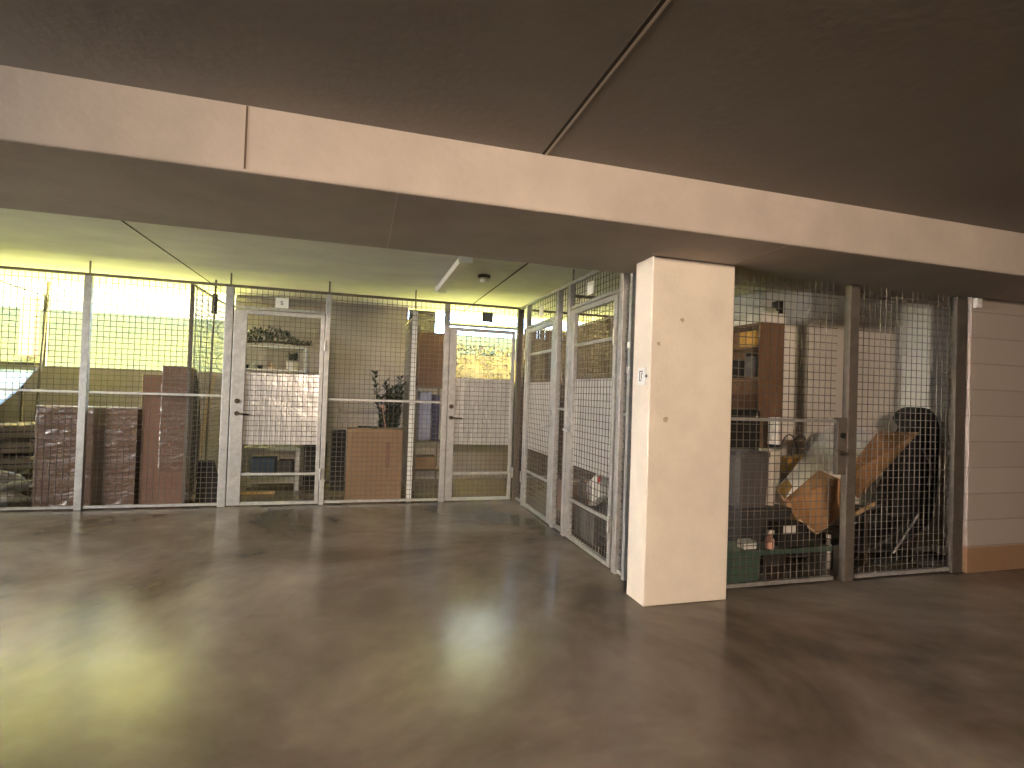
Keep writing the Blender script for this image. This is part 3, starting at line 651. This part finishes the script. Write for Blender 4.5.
for y in (-.07, .07): MB().tube([(-.10+.1*(1-math.cos(a))+.0, y, .16+.2*math.sin(a)) for a in [i*PI/12 for i in range(13)]], .009, 6).build('handle', 'grey', t)

# tilted open carton
import bmesh
K = {'L': (3.332, 3.62, .582), 'TLB': (4.226, 3.98, 1.081), 'TRB': (4.601, 3.788, 1.064), 'V': (3.876, 3.52, .675), 'A': (3.786, 3.646, .732), 'L2': (3.313, 3.522, .512),
     'R': (4.90, 3.645, 1.068), 'R2': (3.97, 3.44, .53), 'C': (3.785, 3.42, .401), 'D': (3.526, 3.40, .271), 'E': (3.386, 3.44, .377), 'F': (3.36, 3.50, .524)}
O = Vector((3.9, 3.6, 0)); K = {k: Vector(v)-O for k, v in K.items()}
t = thing('open_carton', 'large tilted open carton with white paper on its upper side', 'box', O)
def hull(pts, name, m, parent):
    bm = bmesh.new()
    for q in pts: bm.verts.new(q)
    bmesh.ops.convex_hull(bm, input=bm.verts); bmesh.ops.recalc_face_normals(bm, faces=bm.faces)
    me = bpy.data.meshes.new(name); bm.to_mesh(me); bm.free(); me.materials.append(M[m]); o = bpy.data.objects.new(name, me); C.objects.link(o); o.parent = parent; return o
dn = Vector((.006, .013, -.020))
hull([K[k]+dn for k in ('L', 'TLB', 'TRB', 'V', 'C', 'D', 'E', 'F')]+[Vector((4.64, 3.98, .80))-O, Vector((4.25, 4.08, .78))-O], 'body', 'board_lt', t)
th = Vector((-.004, -.007, .007))
MB().prism([K[k] for k in ('V', 'TRB', 'TLB', 'L', 'L2', 'A')][::-1], th).build('paper_sheet', 'paper', t)
e1 = (K['TLB']-K['L']); e2 = K['L2']-K['L']
MB().prism([K['L']+th*1.05, K['L']+e1*.16+th*1.05+e2*.1, K['L']+e1*.16+e2*.9+th*1.05, K['L2']+th*1.05][::-1], th*.2).build('tape', 'yellow', t)
MB().prism([K[k]+Vector((.004, -.004, -.004)) for k in ('V', 'R2', 'R', 'TRB')][::-1], Vector((-.003, -.006, .004))).build('side_flap', 'board_lt', t)
MB().prism([K[k] for k in ('A', 'V', 'C', 'D', 'E', 'F')], Vector((-.003, -.006, 0))).build('end_flap', 'board_lt', t)
MB().tube([K['E']+Vector((0, -.006, -.004)), K['D']+Vector((0, -.006, -.004)), K['C']+Vector((0, -.006, -.004))], .0055, 5).build('flute_edge', 'flute', t)
cc = (K['E']+K['A'])*.5+Vector((.02, -.02, -.03))
MB().obox(cc+Vector((-.05, -.004, .025)), (.10, 0, -.06), (0, .002, 0), (.012, 0, .02)).build('label', 'flute', t)
pm = K['V']*.6+K['TLB']*.4+th*1.1
MB().obox(pm, (.07, .012, -.035), (.012, .012, .012), th*.3).build('hand_hole', 'ink', t)
# black bag and rubbish
t = thing('golf_bag', 'tall black padded bag with rounded hood behind the tilted carton', 'bag', (5.15, 3.90, 0))
pr = [(-.42, .0), (-.15, .0), (.02, .10), (.17, .2), (.225, .4), (.245, .8), (.25, 1.1), (.21, 1.22), (.12, 1.285), (.02, 1.30), (-.09, 1.25), (-.14, 1.17), (-.06, 1.10), (-.12, .95), (-.30, .5)]
MB().prism([(x, -.11, z) for x, z in pr], (0, .22, 0)).build('body', 'black', t, bevel=.04, seg=3)
MB().tube([(.0, -.12, .9), (.05, -.17, .75), (.08, -.12, .55)], .012, 6).build('strap', 'blackgloss', t)
MB().box(-.12, .1, -.135, -.112, .2, .5).build('pocket', 'blackgloss', t, bevel=.01)
tag(MB().blob((3.70, 3.66, .12), (.24, .13, .13), 8, .3, 36, 22, 0.002).build('rubbish_bag', 'blackgloss', smooth=True), 'shiny black rubbish bag under the left end of the tilted carton', 'bag')
tag(MB().blob((4.42, 3.68, .19), (.34, .15, .22), 9, .3, 36, 22, 0.002).build('rubbish_bag', 'blackgloss', smooth=True), 'shiny black rubbish bag against the tall padded bag', 'bag')
t = thing('small_bottle', 'small white bottle on the floor under the carton flap', 'bottle', (3.60, 3.36, 0)); MB().lathe((0, 0, 0), [(.032, 0), (.035, .16), (.015, .2), (.015, .24)], 14).build('body', 'greybag', t, smooth=True); MB().lathe((0, 0, 0), [(.018, .2405), (.018, .265)], 12).build('cap', 'white', t)
t = thing('wood_slat', 'short pale wood slat standing askew right of the double post', 'slat', (4.08, 3.42, 0)); MB().obox((-.14, 0, .385), (.24, .03, .075), (0, .02, 0), (0, 0, .035)).build('board', 'woodlight', t); MB().tube([(0, .02, 0), (0, .03, .40)], .012, 6).build('leg', 'stem', t)
t = thing('thin_cane', 'thin white cane leaning beside the tall padded bag', 'cane', (4.60, 3.45, 0)); MB().tube([(-.25, 0, .01), (.13, .05, .36)], .008, 6).build('stick', 'white', t)
for (x, y, r, lab) in ((4.2, 3.36, .1, 'dark shoe on the floor right of the double post'), (4.6, 3.30, -.3, 'dark shoe on the floor nearer the dark end post'), (3.78, 3.32, .4, 'dark shoe on the floor left of the double post')):
    t = thing('shoe', lab, 'shoe', (x, y, 0), r, 'dark shoes on the cage floor')
    MB().blob((0, 0, .05), (.13, .045, .05), 3, .08, 20, 12, .012).build('upper', 'black', t, smooth=True); MB().prism([(-.13, -.04, 0), (.1, -.045, 0), (.135, 0, 0), (.1, .045, 0), (-.13, .04, 0)], (0, 0, .013)).build('sole', 'darkgrey', t)

# ------------------------------------------------------------------ light
wd = bpy.data.worlds.new('sky'); SC.world = wd; wd.use_nodes = True
bg = wd.node_tree.nodes['Background']; bg.inputs[0].default_value = (.48, .68, 1.0, 1); bg.inputs[1].default_value = 16.0
s = bpy.data.lights.new('sun', 'SUN'); s.energy = 2900; s.angle = .02; s.color = (1, .95, .85)
so = bpy.data.objects.new('sun', s); C.objects.link(so); so.rotation_euler = Vector((.25, -.15, -.95)).to_track_quat('-Z', 'Y').to_euler()
def spot(name, loc, aim, energy, color, size, blend, soft):
    l = bpy.data.lights.new(name, 'SPOT'); l.energy = energy; l.color = color; l.spot_size = math.radians(size); l.spot_blend = blend; l.shadow_soft_size = soft
    o = bpy.data.objects.new(name, l); C.objects.link(o); o.location = loc; o.rotation_euler = (Vector(aim)-Vector(loc)).to_track_quat('-Z', 'Y').to_euler(); return l
sp = spot('front lamp', (-.45, -2.8, 2.4), (2.3, 3.2, 1.4), 1600, (1, .77, .58), 86, 1, .15)
al = spot('left lamp', (-8.2, 1.3, 2.1), (.8, 5.0, 1.0), 5000, (1, .96, .91), 52, .6, 1.0)

# ------------------------------------------------------------------ camera
f, yaw, pitch, roll = 531.3085, .277382314, .0166246178, .0341458957
cam = bpy.data.cameras.new('camera'); co = bpy.data.objects.new('camera', cam); C.objects.link(co)
cam.sensor_width = 36; cam.sensor_fit = 'HORIZONTAL'; cam.lens = 36*f/1024; cam.clip_start = .05
cy, sy = math.cos(yaw), math.sin(yaw)
fw = Vector((sy*math.cos(pitch), cy*math.cos(pitch), math.sin(pitch))); r = Vector((cy, -sy, 0)); u = r.cross(fw)
r2 = r*math.cos(roll)+u*math.sin(roll); u2 = -r*math.sin(roll)+u*math.cos(roll)
mw = Matrix((r2, u2, -fw)).transposed().to_4x4(); mw.translation = (0, 0, 1.3); co.matrix_world = mw
SC.camera = co
SC.view_settings.view_transform = 'Standard'; SC.view_settings.look = 'None'; SC.view_settings.gamma = 1; SC.view_settings.exposure = 0
SC.view_settings.use_curve_mapping = False
SC.cycles.max_bounces = 12; SC.cycles.diffuse_bounces = 6; SC.cycles.use_denoising = True
